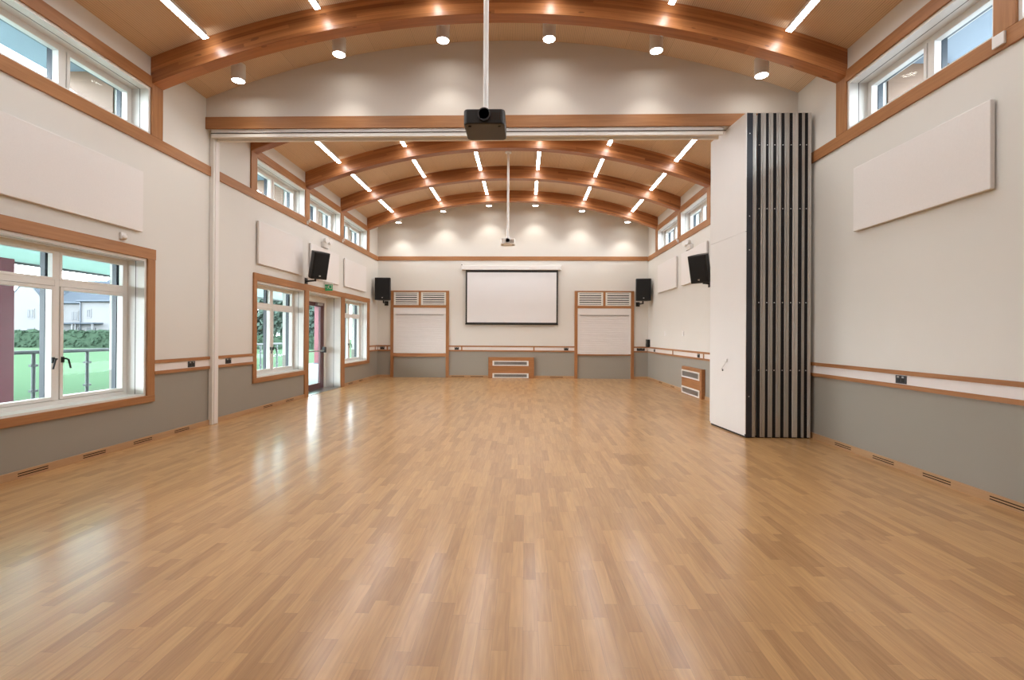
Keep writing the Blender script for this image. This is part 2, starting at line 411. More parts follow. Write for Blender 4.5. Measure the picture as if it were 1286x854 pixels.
# ------------------------------------------------------------------ windows
wn_ = [0]
def window(side, y0, y1, z0, z1, transom=None, head_board=False, surround=None, handles=True):
    """two-light window set deep in the wall; side -1 left wall, +1 right wall"""
    wn_[0] += 1
    X = XL if side < 0 else XR
    def d(v): return X + side*v                                      # depth measured outwards from the wall face
    root = sroot('window_%d' % wn_[0], (X, (y0+y1)/2, z0))
    L = (X, (y0+y1)/2, z0)
    def put(name, mb, mat, parent=None, bevel=0):
        o = mb.build(name, mat, parent or root, loc=L, bevel=bevel)
        if parent is None: o.location = (0, 0, 0)
        else: o.location = (0, 0, 0)
        return o
    t = .03
    mb = MB()
    mb.box(d(0), d(.215), y0, y0+t, z0, z1); mb.box(d(0), d(.215), y1-t, y1, z0, z1)
    mb.box(d(0), d(.215), y0+t, y1-t, z1-t, z1)
    mb.box(d(-.004), d(.215), y0+t, y1-t, z0, z0+.022)
    put('reveal_lining', mb, 'white')
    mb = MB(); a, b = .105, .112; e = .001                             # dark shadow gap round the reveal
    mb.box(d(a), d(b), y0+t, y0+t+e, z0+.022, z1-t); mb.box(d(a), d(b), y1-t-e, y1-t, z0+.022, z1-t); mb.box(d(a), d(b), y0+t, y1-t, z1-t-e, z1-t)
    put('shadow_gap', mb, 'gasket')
    fy0, fy1, fz0, fz1 = y0+.012, y1-.012, z0+.012, z1-.012
    ym = (y0+y1)/2; w = .055
    mb = MB(); f0, f1 = .215, .285
    mb.box(d(f0), d(f1), fy0, fy0+w, fz0, fz1); mb.box(d(f0), d(f1), fy1-w, fy1, fz0, fz1)
    mb.box(d(f0), d(f1), fy0+w, fy1-w, fz1-w, fz1); mb.box(d(f0), d(f1), fy0+w, fy1-w, fz0, fz0+w)
    mb.box(d(f0), d(f1), ym-.026, ym+.026, fz0+w, fz1-w)
    if transom: 
        for q0, q1 in ((fy0+w, ym-.026), (ym+.026, fy1-w)): mb.box(d(f0), d(f1), q0, q1, transom-.03, transom+.03)
    put('frame', mb, 'white', bevel=.003)
    mb = MB(); c0, c1 = .287, .34                                      # dark outer cladding, seen edge-on through the glass
    mb.box(d(c0), d(c1), fy0, fy0+w+.036, fz0, fz1); mb.box(d(c0), d(c1), fy1-w-.036, fy1, fz0, fz1)
    mb.box(d(c0), d(c1), fy0, fy1, fz1-w-.01, fz1); mb.box(d(c0), d(c1), fy0, fy1, fz0, fz0+w-.01)
    mb.box(d(c0), d(c1), ym-.058, ym+.058, fz0, fz1)
    if transom: mb.box(d(c0), d(c1), fy0, fy1, transom-.025, transom+.025)
    put('outer_cladding', mb, 'clad')
    for i, (q0, q1) in enumerate(((fy0+w, ym-.026), (ym+.026, fy1-w))):
        tz = transom-.03 if transom else fz1-w
        s0, s1, sw = .205, .275, .038
        mb = MB(); b0, b1 = fz0+w, tz; g = .004
        mb.box(d(s0), d(s1), q0+g, q0+sw, b0+g, b1-g); mb.box(d(s0), d(s1), q1-sw, q1-g, b0+g, b1-g)
        mb.box(d(s0), d(s1), q0+sw, q1-sw, b1-sw, b1-g); mb.box(d(s0), d(s1), q0+sw, q1-sw, b0+g, b0+sw)
        sash = put('sash', mb, 'white', bevel=.003)
        put('pane', MB().box(d(.246), d(.252), q0+sw, q1-sw, b0+sw, b1-sw), 'glass', sash)
        if handles:
            hy = q1-.025 if i == 0 else q0+.025; hz = b0+.42
            hm = MB().box(d(s0-.012), d(s0), hy-.014, hy+.014, hz-.03, hz+.03)
            dy = -1 if i == 0 else 1
            hm.tube([(d(s0-.012), hy, hz+.012), (d(s0-.045), hy, hz+.012), (d(s0-.05), hy+dy*.02, hz), (d(s0-.05), hy+dy*.045, hz-.09)], .009, 8)
            put('handle', hm, 'black', sash)
        if transom:
            mb = MB(); u0, u1, ub = transom+.03, fz1-w, .028
            mb.box(d(.212), d(.262), q0, q0+ub, u0, u1); mb.box(d(.212), d(.262), q1-ub, q1, u0, u1)
            mb.box(d(.212), d(.262), q0+ub, q1-ub, u1-ub, u1); mb.box(d(.212), d(.262), q0+ub, q1-ub, u0, u0+ub)
            fl = put('fixed_light', mb, 'white', bevel=.002)
            put('pane', MB().box(d(.240), d(.246), q0+ub, q1-ub, u0+ub, u1-ub), 'glass', fl)
    if head_board:
        put('head_board', MB().box(d(-.022), d(0), y0, y1, z1, z1+.14), 'timber_y', bevel=.003)
    if surround:
        j0, j1 = surround
        put('sill_board', MB().box(d(-.028), d(.0), y0-(j0 or 0), y1+(j1 or 0), z0-.085, z0), 'timber_y', bevel=.003)
        if j0: put('jamb_board', MB().box(d(-.024), d(0), y0-j0, y0, z0, z1), 'timber_z', bevel=.003)
        if j1: put('jamb_board', MB().box(d(-.024), d(0), y1, y1+j1, z0, z1), 'timber_z', bevel=.003)
        put('head_board', MB().box(d(-.03), d(0), y0-(j0 or 0), y1+(j1 or 0), z1, z1+.13), 'timber_y', bevel=.003)
    return root
window(-1, *lower[0], transom=1.865, surround=(.118, .118))
window(-1, *lower[1], transom=1.865, surround=(.103, 0))
window(-1, *lower[2], transom=1.865, surround=(0, .175))
for sd in (-1, 1):
    for a, b in cl_bays: window(sd, a, b, CZ0, CZ1, head_board=True, handles=False)

# ------------------------------------------------------------------ door in the left wall
def door():
    y0, y1, z1 = 10.165, 12.0, 2.285
    L = (XL, (y0+y1)/2, 0); root = sroot('door_1', L)
    def put(name, mb, mat, parent=None, bevel=0):
        o = mb.build(name, mat, parent or root, loc=L, bevel=bevel); o.location = (0, 0, 0); return o
    def d(v): return XL-v
    mb = MB(); t = .03
    mb.box(d(0), d(.36), y0, y0+t, 0, z1); mb.box(d(0), d(.36), y1-t, y1, 0, z1); mb.box(d(0), d(.36), y0+t, y1-t, z1-t, z1)
    put('reveal_lining', mb, 'white')
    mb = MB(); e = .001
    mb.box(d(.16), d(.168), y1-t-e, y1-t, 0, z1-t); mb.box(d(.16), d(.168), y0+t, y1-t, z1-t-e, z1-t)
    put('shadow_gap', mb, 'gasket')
    mb = MB()
    mb.box(d(.36), d(.44), y0+.01, y0+.1, 0, z1-.01); mb.box(d(.36), d(.44), y1-.14, y1-.01, 0, z1-.01); mb.box(d(.36), d(.44), y0+.1, y1-.14, 2.12, z1-.01)
    put('frame', mb, 'white', bevel=.003)
    a, b = y0+.1, y1-.14
    mb = MB(); s0, s1 = .375, .43
    mb.box(d(s0), d(s1), a, a+.11, .012, 2.115); mb.box(d(s0), d(s1), b-.19, b, .012, 2.115)
    mb.box(d(s0), d(s1), a+.11, b-.19, 2.02, 2.115); mb.box(d(s0), d(s1), a+.11, b-.19, .012, .15)
    leaf = put('leaf', mb, 'maroon', bevel=.003)
    put('pane', MB().box(d(.40), d(.406), a+.11, b-.19, .15, 2.02), 'glass', leaf)
    mb = MB().tube([(d(.30), a+.03, .94), (d(.30), b-.06, .94)], .016, 10)
    for q in (a+.05, b-.08): mb.box(d(.285), d(.375), q-.03, q+.03, .90, .98)
    put('panic_bar', mb, 'chrome', leaf)
    put('push_pad', MB().box(d(.275), d(.345), b-.16, b-.07, .89, 1.03), 'black', leaf, .004)
    put('closer', MB().box(d(.31), d(.372), b-.5, b-.2, 2.045, 2.10), 'chrome', leaf, .004)
    put('threshold', MB().box(d(.0), d(.45), y0+t, y1-t, 0, .012), 'chrome')
    for ya, yb in ((9.983, y0), (y1, 12.22)):
        put('jamb_board', MB().box(d(-.024), d(0), ya, yb, 0, z1), 'timber_z', bevel=.003)
    put('head_board', MB().box(d(-.03), d(0), 9.983, 12.22, z1, z1+.125), 'timber_y', bevel=.003)
door()

# ------------------------------------------------------------------ arches and their posts
arch_labels = [
 'arched timber beam over the viewpoint, on the nearest right-hand post',
 'big foreground arched timber beam, just in front of the partition header',
 'arched timber beam right behind the partition header, only its left foot showing',
 'first full arched timber beam seen through the partition opening',
 'middle arched timber beam of the three seen through the opening',
 'farthest arched timber beam, nearest the wall with the projection screen']
for a, lb in zip(ARCH_Y, arch_labels):
    o = MB().strip(arc(XL, XR, RS, 72), arc(XL, XR, RC, 72), a, a+AT).build('arched_beam', 'glulam', loc=(CX, a+AT/2, zc(CX, RS)), bevel=.006)
    tag(o, lb, 'beam', 'arched glulam beams', 'thing')
post_where = ['nearest the viewer', 'under the foot of the big foreground arch', 'just behind the partition line', 'second beyond the partition line',
              'between the last two clerestory windows', 'closest to the screen wall']
for sd in (-1, 1):
    X = XL if sd < 0 else XR
    for a, w in zip(ARCH_Y, post_where):
        x0, x1 = sorted((X-sd*.024, X))
        o = MB().box(x0, x1, a, a+AT, CZ0, zc(X-sd*.02, RS)+.004).build('clerestory_post', 'timber_z', loc=((x0+x1)/2, a+AT/2, CZ0), bevel=.003)
        tag(o, 'short timber clerestory post on the %s wall, %s' % ('window-side' if sd < 0 else 'right', w), 'post', 'clerestory posts', 'thing')

# ------------------------------------------------------------------ linear lights
rows_x = [-4.05, -2.62, -1.16, .317, 1.79, 3.22]   # where the rows meet the ceiling line of sight
row_n = ['row next to the window wall', 'second row from the window wall', 'third row from the window wall', 'third row from the right wall', 'second row from the right wall', 'row next to the right wall']
DROP = .135
def make_strip(length):
    t = thing('linear_ceiling_light', 'x', 'ceiling light', group='linear LED ceiling lights')
    MB().box(-.040, .040, -length/2+.03, length/2-.03, -DROP+.030, -DROP+.055).build('housing', 'whitegloss', t, bevel=.003)
    glow_below(MB().box(-.034, .034, -length/2, length/2, -DROP, -DROP+.030).build('diffuser', 'whitegloss', t), 'strip', True)
    for q in (-length*.35, length*.35): MB().tube([(0, q, -DROP+.055), (0, q, .0)], .008, 8).build('hanger', 'chrome', t)
    return t
bays = [(ARCH_Y[0]+AT, ARCH_Y[1], 'near bay before the big foreground arch'), (ARCH_Y[2]+AT, ARCH_Y[3], 'first bay beyond the partition header'),
        (ARCH_Y[3]+AT, ARCH_Y[4], 'middle bay beyond the partition'), (ARCH_Y[4]+AT, ARCH_Y[5], 'last bay before the screen wall'),
        (1.95, ARCH_Y[0]-.02, 'unseen bay over the viewpoint')]  # last bay is out of view, its strips added to light the room
for a, b, bn in bays:
    proto = None
    for x, rn in zip([v*.966 for v in rows_x], row_n):
        th = math.asin((x-CX)/RC)
        loc = (x, (a+b)/2-.02, zc(x)); rot = (0, th, 0); lb = 'white linear light, %s, %s' % (rn, bn)
        if proto is None:
            proto = make_strip(b-a-.24); proto.location = loc; proto.rotation_euler = rot; proto['label'] = lb
        else: dup(proto, loc, rot, lb)

# ------------------------------------------------------------------ round downlights
def make_down(drop):
    t = thing('round_downlight', 'x', 'downlight', group='round downlights')
    o = MB().tube([(0, 0, .0), (0, 0, -drop)], .088, 24).build('body', 'whitegloss', t); smooth_by_angle(o)
    glow_below(MB().tube([(0, 0, -drop-.001), (0, 0, -drop-.007)], .080, 24).build('lens', 'whitegloss', t), 'disc')
    ring = [(math.cos(2*math.pi*k/24)*.084, math.sin(2*math.pi*k/24)*.084, -drop-.003) for k in range(25)]
    MB().tube(ring, .005, 6, False).build('bezel', 'whitegloss', t)
    return t
dn = ['nearest the left wall', 'second from the left wall', 'just left of the projector pole', 'just right of the projector pole', 'second from the folded panels', 'nearest the folded panels']
dn2 = ['nearest the window wall', 'second from the window wall', 'left of the far projector', 'right of the far projector', 'second from the right wall', 'nearest the right wall']
SPOT = 21
for y, names, where, drop, kx in ((6.43, dn, 'above the partition header', .215, .972), (14.58, dn2, 'in front of the screen wall', .25, .962)):
    dl = None
    for x, n in zip(rows_x, names):
        xx = x*kx
        loc = (xx, y, zc(xx)-.006); lb = 'round white downlight %s, %s' % (where, n)
        if dl is None: dl = make_down(drop); dl.location = loc; dl['label'] = lb
        else: dup(dl, loc, (0, 0, 0), lb)
        li = bpy.data.lights.new('downlight_lamp', 'SPOT'); li.energy = SPOT if y < 10 else 38; li.spot_size = math.radians(100); li.spot_blend = .65
        li.color = (1, .93, .84); li.shadow_soft_size = .06
        lo = bpy.data.objects.new('downlight_lamp', li); COL.objects.link(lo); lo.location = (xx, y, zc(xx)-drop-.05)

# ------------------------------------------------------------------ folding partition
t = thing('partition_track', 'white double-channel sliding track fixed under the timber header', 'track', (-.9, 6.95, 4.335))
def ptrack():
    L = (-.9, 6.95, 4.335)
    for y0, y1, nm in ((6.855, 6.90, 'channel'), (7.0, 7.045, 'channel')):
        MB().box(XL+.07, 2.80, y0, y1, 4.215, 4.334).build(nm, 'white', t, loc=L, bevel=.004).location = (0, 0, 0)
    MB().box(XL+.07, 2.84, 6.90, 7.0, 4.27, 4.334).build('web', 'white', t, loc=L).location = (0, 0, 0)
    MB().box(XL+.07, 2.84, 6.846, 6.855, 4.268, 4.277).build('groove', 'slot', t, loc=L).location = (0, 0, 0)
ptrack()
t = thing('partition_jamb_post', 'slim white upright post on the left wall where the partition closes', 'post', (XL+.03, 7.0, 0))
for nm, b, m in (('channel', (XL+.003, XL+.062, 6.93, 7.07, 0, 4.334), 'white'), ('closing_strip', (XL+.062, XL+.072, 6.965, 7.035, .01, 4.21), 'trunk')):
    MB().box(*b).build(nm, m, t, loc=(XL+.03, 7.0, 0), bevel=.004).location = (0, 0, 0)
edges = [(2.952, 3.041, 3.088), (3.092, 3.13, 3.195), (3.199, 3.234, 3.291), (3.294, 3.336, 3.397), (3.401, 3.443, 3.504), (3.508, 3.549, 3.619), (3.623, 3.670, 3.705), (3.709, 3.750, 3.792)]
pl = ['white front leaf of the folded partition, with the small crank handle', 'second leaf of the folded partition, right behind the white front leaf',
      'third leaf in the folded partition stack, counted from the white face', 'fourth leaf in the folded partition stack, counted from the white face',
      'fourth leaf in the folded partition stack, counted from the right wall', 'third leaf in the partition stack from the right wall, widest pale edge',
      'second leaf in the folded partition stack, counted from the right wall', 'last leaf of the folded partition stack, against the right wall']
Y0, Y1, ZT = 6.43, 7.42, 4.325
for i, ((a, b, c), lb) in enumerate(zip(edges, pl)):
    cx = (a+c)/2
    t = thing('partition_leaf', lb, 'partition panel', (cx, Y0, 0), group='folded partition leaves')
    LO = (cx, Y0, 0)
    y1 = Y1 - i*.004
    def put(n, mb, m, par=None, bevel=0):
        o = mb.build(n, m, par or t, loc=LO, bevel=bevel); o.location = (0, 0, 0); return o
    zb = .012
    put('core', MB().box(a+.004, c-.004, Y0+.03, y1-.004, zb+.01, ZT-.01), 'leafwhite')
    # aluminium edge profile: two lips with a groove between, like the photographed end-on profile
    mb = MB(); m = c-b
    mb.box(b, b+m*.30, Y0+.004, Y0+.03, zb, ZT); mb.box(b+m*.36, b+m*.62, Y0, Y0+.03, zb, ZT); mb.box(b+m*.68, c, Y0+.006, Y0+.03, zb, ZT)
    put('edge_profile', mb, 'alulight' if i in (5, 7) else 'alu', bevel=.002)
    put('seal', MB().box(a+.001, b-.001, Y0+(.004 if i == 0 else .012), Y0+.03, zb, ZT), 'navy' if i == 0 else 'seal')
    put('bottom_seal', MB().box(a+.01, c-.01, Y0+.02, y1-.02, .0, zb+.01), 'seal')
    yy = Y0+(.004 if i == 0 else .012)
    for z in ((.9, 1.8, 3.05, 3.9) if i else (.55, 2.5, 2.95, 4.05)):
        put('screw', MB().tube([((a+b)/2, yy+.001, z), ((a+b)/2, yy-.003, z)], .008, 8), 'chrome')
    if i == 0:
        put('face_board', MB().box(a-.004, a+.004, Y0+.002, y1, .05, 2.744).box(a-.004, a+.004, Y0+.002, y1, 2.750, ZT), 'leafwhite')
        hd = put('crank_socket', MB().tube([(a-.004, Y0+.60, .86), (a-.009, Y0+.60, .86)], .017, 14), 'black')
        put('crank_handle', MB().tube([(a-.008, Y0+.60, .86), (a-.03, Y0+.59, .87), (a-.034, Y0+.45, .985)], .0035, 8).tube([(a-.034, Y0+.47, .985), (a-.034, Y0+.43, .985), (a-.036, Y0+.415, 1.03)], .009, 8), 'chrome')
        t.rotation_euler = (0, 0, math.radians(5.2)); t.location.x += -.015

# ------------------------------------------------------------------ acoustic wall panels
def acoustic(side, y0, y1, z0, z1, lb, g):
    X = XL if side < 0 else XR
    t = thing('acoustic_panel', lb, 'wall panel', (X-side*.025, (y0+y1)/2, z0), group='pale acoustic wall panels')
    L = (X-side*.025, (y0+y1)/2, z0)
    x0, x1 = sorted((X-side*.012, X-side*.052))
    MB().box(x0, x1, y0, y1, z0, z1).build('fabric_board', 'panel', t, loc=L, bevel=.006).location = (0, 0, 0)
    mb = MB(); xa, xb = sorted((X-side*.0, X-side*.012))
    for yy in (y0+.15, y1-.15): mb.box(xa, xb, yy-.03, yy+.03, z0+.1, z1-.1)
    mb.build('mounting_batten', 'white', t, loc=L).location = (0, 0, 0)
acoustic(-1, 3.95, 5.65, 2.570, 3.300, 'big pale acoustic panel above the large near left window', 1)
acoustic(-1, 8.16, 9.79, 2.565, 3.310, 'pale acoustic panel on the left wall, between white post and tilted loudspeaker', 1)
acoustic(-1, 10.18, 11.74, 2.565, 3.315, 'pale acoustic panel above the door, partly behind the tilted loudspeaker', 1)
acoustic(-1, 12.14, 13.78, 2.575, 3.305, 'pale acoustic panel on the left wall closest to the screen wall', 1)
acoustic(1, 4.00, 5.63, 2.567, 3.300, 'big pale acoustic panel on the right wall near the viewer', 1)
acoustic(1, 12.12, 13.78, 2.570, 3.360, 'pale acoustic panel on the right wall closest to the screen wall', 1)
acoustic(1, 10.10, 11.72, 2.570, 3.345, 'pale acoustic panel behind the loudspeaker beside the folded partition', 1)

# ------------------------------------------------------------------ loudspeakers
def speaker(lb, c, yaw, tilt, wall_pt, w=.40, h=.62, dp=.36, pole=False):
    """cabinet centre c; yaw: direction of its front; bracket arm from wall_pt to its underside"""
    t = thing('loudspeaker', lb, 'loudspeaker', c, group='black wall-mounted loudspeakers')
    R = Matrix.Rotation(yaw, 4, 'Z') @ Matrix.Rotation(tilt, 4, 'X')
    # local: front towards -Y, cabinet trapezoid in plan
    poly = [(-w/2, -dp/2), (w/2, -dp/2), (w/2, -dp*.1), (w*.30, dp/2), (-w*.30, dp/2), (-w/2, -dp*.1)]
    mb = MB().prism(poly, 2, -h/2, h/2); mb.bm.transform(R); cab = mb.build('cabinet', 'black', t, bevel=.012)
    mb = MB().box(-w/2+.02, w/2-.02, -dp/2-.012, -dp/2+.002, -h/2+.03, h/2-.03); mb.bm.transform(R); gr = mb.build('grille', 'grille', t, bevel=.008)
    mb = MB().box(-.018, .018, -dp/2-.016, -dp/2-.011, -h/2+.06, -h/2+.085); mb.bm.transform(R); mb.build('badge', 'chrome', gr)
    mb = MB(); p0 = Vector(wall_pt)-Vector(c); p1 = R @ Vector((0, .02, -h/2-.01))
    q = Vector((p1.x, p1.y, min(p1.z, p0.z)-.0))
    mb.tube([p0, (p1.x, p1.y, p0.z)], .02, 8); mb.tube([(p1.x, p1.y, p0.z-.02), p1+Vector((0, 0, .02))], .022, 8)
    n = Vector((1, 0, 0)) if abs(p0.x) > abs(p0.y) else Vector((0, 1, 0))
    if n.x: mb.box(p0.x-.0, p0.x+.012*(1 if p0.x < 0 else -1), p0.y-.06, p0.y+.06, p0.z-.07, p0.z+.07)
    else: mb.box(p0.x-.06, p0.x+.06, p0.y-.012, p0.y, p0.z-.07, p0.z+.07)
    mb.build('bracket', 'black', t)
speaker('black loudspeaker tilted down on the left wall above the door', (-4.31, 9.82, 2.785), math.radians(52), math.radians(15), (XL, 10.06, 2.47), .34, .56, .27)
speaker('black loudspeaker tilted down on the right wall, beside the folded partition', (3.60, 9.85, 2.735), math.radians(-48), math.radians(15), (XR, 10.05, 2.44), .38, .57, .30)
speaker('black loudspeaker in the left corner of the screen wall', (-4.345, 14.56, 2.735), math.radians(6), 0, (-4.38, YB, 2.33), .46, .68, .34)
speaker('black loudspeaker in the right corner of the screen wall', (3.575, 14.56, 2.735), math.radians(-8), 0, (3.575-.05, YB, 2.33), .44, .66, .34)

# ------------------------------------------------------------------ projectors
def projector(lb, front, w, h, dpt, body_mat, pole_r, lens_dx):
    x, y, zb = front
    t = thing('ceiling_projector', lb, 'projector', (x, y+dpt/2, zb), group='projectors on ceiling poles')
    L = (x, y+dpt/2, zb)
    def put(n, mb, m, par=None, bevel=0, sm=False):
        o = mb.build(n, m, par or t, loc=L, bevel=bevel); o.location = (0, 0, 0)
        if sm: smooth_by_angle(o)
        return o
    r = .045
    poly = []
    for cx_, cy_, a0 in ((x+w/2-r, y+dpt-r, 0), (x-w/2+r, y+dpt-r, 90), (x-w/2+r, y+r, 180), (x+w/2-r, y+r, 270)):
        for k in range(6): a = math.radians(a0+k*18); poly.append((cx_+r*math.cos(a), cy_+r*math.sin(a)))
    body = put('body', MB().prism(poly, 2, zb, zb+h), body_mat, bevel=.012)
    lx = x+lens_dx
    zl = zb+h*.60
    put('lens_ring', MB().tube([(lx, y+.01, zl), (lx, y-.022, zl), (lx, y-.022, zl), (lx, y-.006, zl)], [h*.42, h*.42, h*.34, h*.33], 28, False), 'socket' if body_mat != 'white' else 'whitegloss', sm=True)
    put('lens', MB().tube([(lx, y+.004, zl), (lx, y-.010, zl), (lx, y-.014, zl)], [h*.33, h*.33, h*.2], 24), 'lens')
    mb = MB()
    for k in range(6): mb.box(x+w*.14+k*.018, x+w*.14+k*.018+.007, y-.002, y+.01, zb+h*.25, zb+h*.75)
    put('vent_slots', mb, 'slot')
    for fx in (-.36, .36): put('foot', MB().tube([(x+fx*w, y+.06, zb), (x+fx*w, y+.06, zb-.008)], .015, 10), 'black')
    yc = y+dpt*.45
    put('mount_plate', MB().box(x-.09, x+.09, yc-.09, yc+.09, zb+h, zb+h+.014).tube([(x, yc, zb+h+.01), (x, yc, zb+h+.06)], pole_r*1.35, 16), 'whitegloss')
    put('pole', MB().tube([(x, yc, zb+h+.05), (x, yc, zc(x)-.02)], pole_r, 18), 'white', sm=True)
    put('ceiling_plate', MB().tube([(x, yc, zc(x)-.025), (x, yc, zc(x)-.001)], .075, 20), 'whitegloss', sm=True)
projector('black projector hanging from the long white pole in the foreground', (-.405, 4.62, 3.398), .405, .147, .40, 'brownblack', .026, .0)
projector('small white projector on the far ceiling pole, before the screen wall', (-.40, 10.9, 3.425), .33, .14, .28, 'white', .026, .0)

# ------------------------------------------------------------------ projection screen
t = thing('projection_screen', 'white pull-down projection screen with black border on the end wall', 'projection screen', (-.42, YB-.07, 1.68))
def pscreen():
    L = (-.42, YB-.07, 1.68); x0, x1, z0, z1 = -1.857, 1.030, 1.690, 3.372; y = YB-.07
    def put(n, mb, m, bevel=0): o = mb.build(n, m, t, loc=L, bevel=bevel); o.location = (0, 0, 0)
    put('casing', MB().box(x0-.12, x1+.09, y-.05, YB, 3.385, 3.52), 'whitegloss', .012)
    put('end_bracket', MB().box(x0-.135, x0-.12, y-.055, YB, 3.375, 3.53), 'whitegloss')
    put('end_bracket', MB().box(x1+.09, x1+.105, y-.055, YB, 3.375, 3.53), 'whitegloss')
    b = .045
    put('fabric', MB().box(x0+b, x1-b, y-.002, y, z0+.05, z1-.06), 'screen')
    put('border', MB().box(x0, x0+b, y-.003, y+.001, z0, z1+.015).box(x1-b, x1, y-.003, y+.001, z0, z1+.015).box(x0+b, x1-b, y-.003, y+.001, z1-.06, z1+.015).box(x0+b, x1-b, y-.003, y+.001, z0+.02, z0+.05), 'black')
    put('bottom_bar', MB().box(x0-.01, x1+.01, y-.014, y+.012, z0-.02, z0+.025), 'black', .006)
pscreen()

# ------------------------------------------------------------------ serving hatches in the end wall
def hatch(lb, x0, x1, zt, ledge):
    t = thing('serving_hatch', lb, 'serving hatch', ((x0+x1)/2, YB, 0), group='shuttered serving hatches')
    L = ((x0+x1)/2, YB, 0); y = YB
    def put(n, mb, m, par=None, bevel=0): o = mb.build(n, m, par or t, loc=L, bevel=bevel); o.location = (0, 0, 0); return o
    j = .095; f = YB-.045
    put('jamb', MB().box(x0, x0+j, f, y, 0, zt), 'timber_z', bevel=.003); put('jamb', MB().box(x1-j, x1, f, y, 0, zt), 'timber_z', bevel=.003)
    put('head_rail', MB().box(x0+j, x1-j, f, y, zt-.04, zt), 'timber_x', bevel=.002)
    put('middle_rail', MB().box(x0+j, x1-j, f, y, 2.195, 2.275), 'timber_x', bevel=.002)
    xm = (x0+x1)/2
    put('centre_mullion', MB().box(xm-.035, xm+.035, f, y, 2.275, zt-.04), 'timber_z', bevel=.002)
    for a, b in ((x0+j+.004, xm-.04), (xm+.04, x1-j-.004)):
        z0, z1 = 2.282, zt-.045; e = .05
        lv = put('louvre_vent', MB().box(a, a+e, f+.008, y, z0, z1).box(b-e, b, f+.008, y, z0, z1).box(a+e, b-e, f+.008, y, z1-.03, z1).box(a+e, b-e, f+.008, y, z0, z0+.03), 'white')
        put('backing', MB().box(a+e, b-e, y-.006, y-.001, z0+.03, z1-.03), 'gasket', lv)
        mb = MB(); n = 5; h = (z1-z0-.06)/n
        for k in range(n): mb.box(a+e, b-e, f+.012, y-.008, z0+.03+k*h+h*.22, z0+.03+k*h+h*.78)
        put('blade', mb, 'white', lv)
    # roller shutter: hood, guides, curtain of slats
    a, b = x0+j, x1-j
    put('shutter_hood', MB().box(a, b, f+.004, y, 1.985, 2.195), 'shutter', bevel=.006)
    for q0, q1 in ((a, a+.075), (b-.075, b)): put('guide_rail', MB().box(q0, q1, f+.008, y, .77, 1.985), 'shutter', bevel=.003)
    sh = MB(); n = 17; h = (1.975-.80)/n
    prof = []
    for k in range(n):
        zz = .80+k*h
        prof += [(y-.016, zz), (y-.024, zz+.006), (y-.027, zz+h*.5), (y-.024, zz+h-.006)]
    prof += [(y-.016, 1.975), (y-.002, 1.975), (y-.002, .80)]
    sh.prism(prof, 0, a+.075, b-.075)
    put('shutter_curtain', sh, 'shutter')
    put('bottom_bar', MB().box(a+.075, b-.075, y-.03, y-.002, .762, .80), 'shutter', bevel=.003)
    put('hood_gap', MB().box(a+.06, b-.06, f+.0, f+.004, 1.975, 1.985), 'slot')
    if ledge: put('ledge', MB().box(a, b, f-.02, y, .655, .76), 'timber_x', bevel=.004)
    else: put('ledge', MB().box(a, b, f-.01, y, .725, .76), 'timber_x', bevel=.004)
hatch('serving hatch with white shutter to the left of the projection screen', -4.238, -2.388, 2.735, True)
hatch('serving hatch with white shutter to the right of the projection screen', 1.556, 3.404, 2.742, False)

# ------------------------------------------------------------------ radiator covers
def grille_on(put, parent, a, b, z0, z1, plane, sgn, axis):
    """white frame with a bank of upright bars and dark backing on plane"""
    def bx(mb, p, q, u0, u1, w0, w1):
        p, q = plane+sgn*p, plane+sgn*q
        if axis == 0: mb.box(u0, u1, p, q, w0, w1)
        else: mb.box(p, q, u0, u1, w0, w1)
        return mb
    mb = MB(); e = .028
    for u0, u1, w0, w1 in ((a, b, z1-e, z1), (a, b, z0, z0+e), (a, a+.05, z0+e, z1-e), (b-.05, b, z0+e, z1-e)): bx(mb, 0, .012, u0, u1, w0, w1)
    g = put('grille', mb, 'white', parent)
    bm_ = MB(); bx(bm_, .0, .002, a+.05, b-.05, z0+e, z1-e); put('backing', bm_, 'gasket', g)
    mb = MB(); n = 40; s = (b-a-.1)/n
    for k in range(n): bx(mb, .002, .010, a+.05+k*s+s*.3, a+.05+k*s+s*.75, z0+e, z1-e)
    put('bars', mb, 'alu', g)
def radiator_back():
    x0, x1, f = -1.133, .296, YB-.10
    t = thing('radiator_cover', 'timber radiator cover with two white grilles under the screen', 'radiator cover', ((x0+x1)/2, YB-.05, 0), group='timber radiator covers')
    L = ((x0+x1)/2, YB-.05, 0)
    def put(n, mb, m, par=None, bevel=0): o = mb.build(n, m, par or t, loc=L, bevel=bevel); o.location = (0, 0, 0); return o
    put('casing', MB().box(x0, x1, f, YB-.002, .0, .655), 'timber_x', bevel=.004)
    grille_on(put, None, -1.0, .125, .39, .545, f, -1, 0)
    grille_on(put, None, -1.0, .125, .01, .155, f, -1, 0)
radiator_back()
def radiator_side():
    y0, y1, f = 10.27, 11.55, XR-.085
    t = thing('radiator_cover', 'timber radiator cover with two white grilles on the right wall', 'radiator cover', (XR-.04, (y0+y1)/2, 0), group='timber radiator covers')
    L = (XR-.04, (y0+y1)/2, 0)
    def put(n, mb, m, par=None, bevel=0): o = mb.build(n, m, par or t, loc=L, bevel=bevel); o.location = (0, 0, 0); return o
    put('casing', MB().box(f, XR-.002, y0, y1, .0, .635), 'timber_y', bevel=.004)
    grille_on(put, None, y0+.10, y1-.03, .385, .56, f, -1, 1)
    grille_on(put, None, y0+.10, y1-.03, .01, .175, f, -1, 1)
radiator_side()

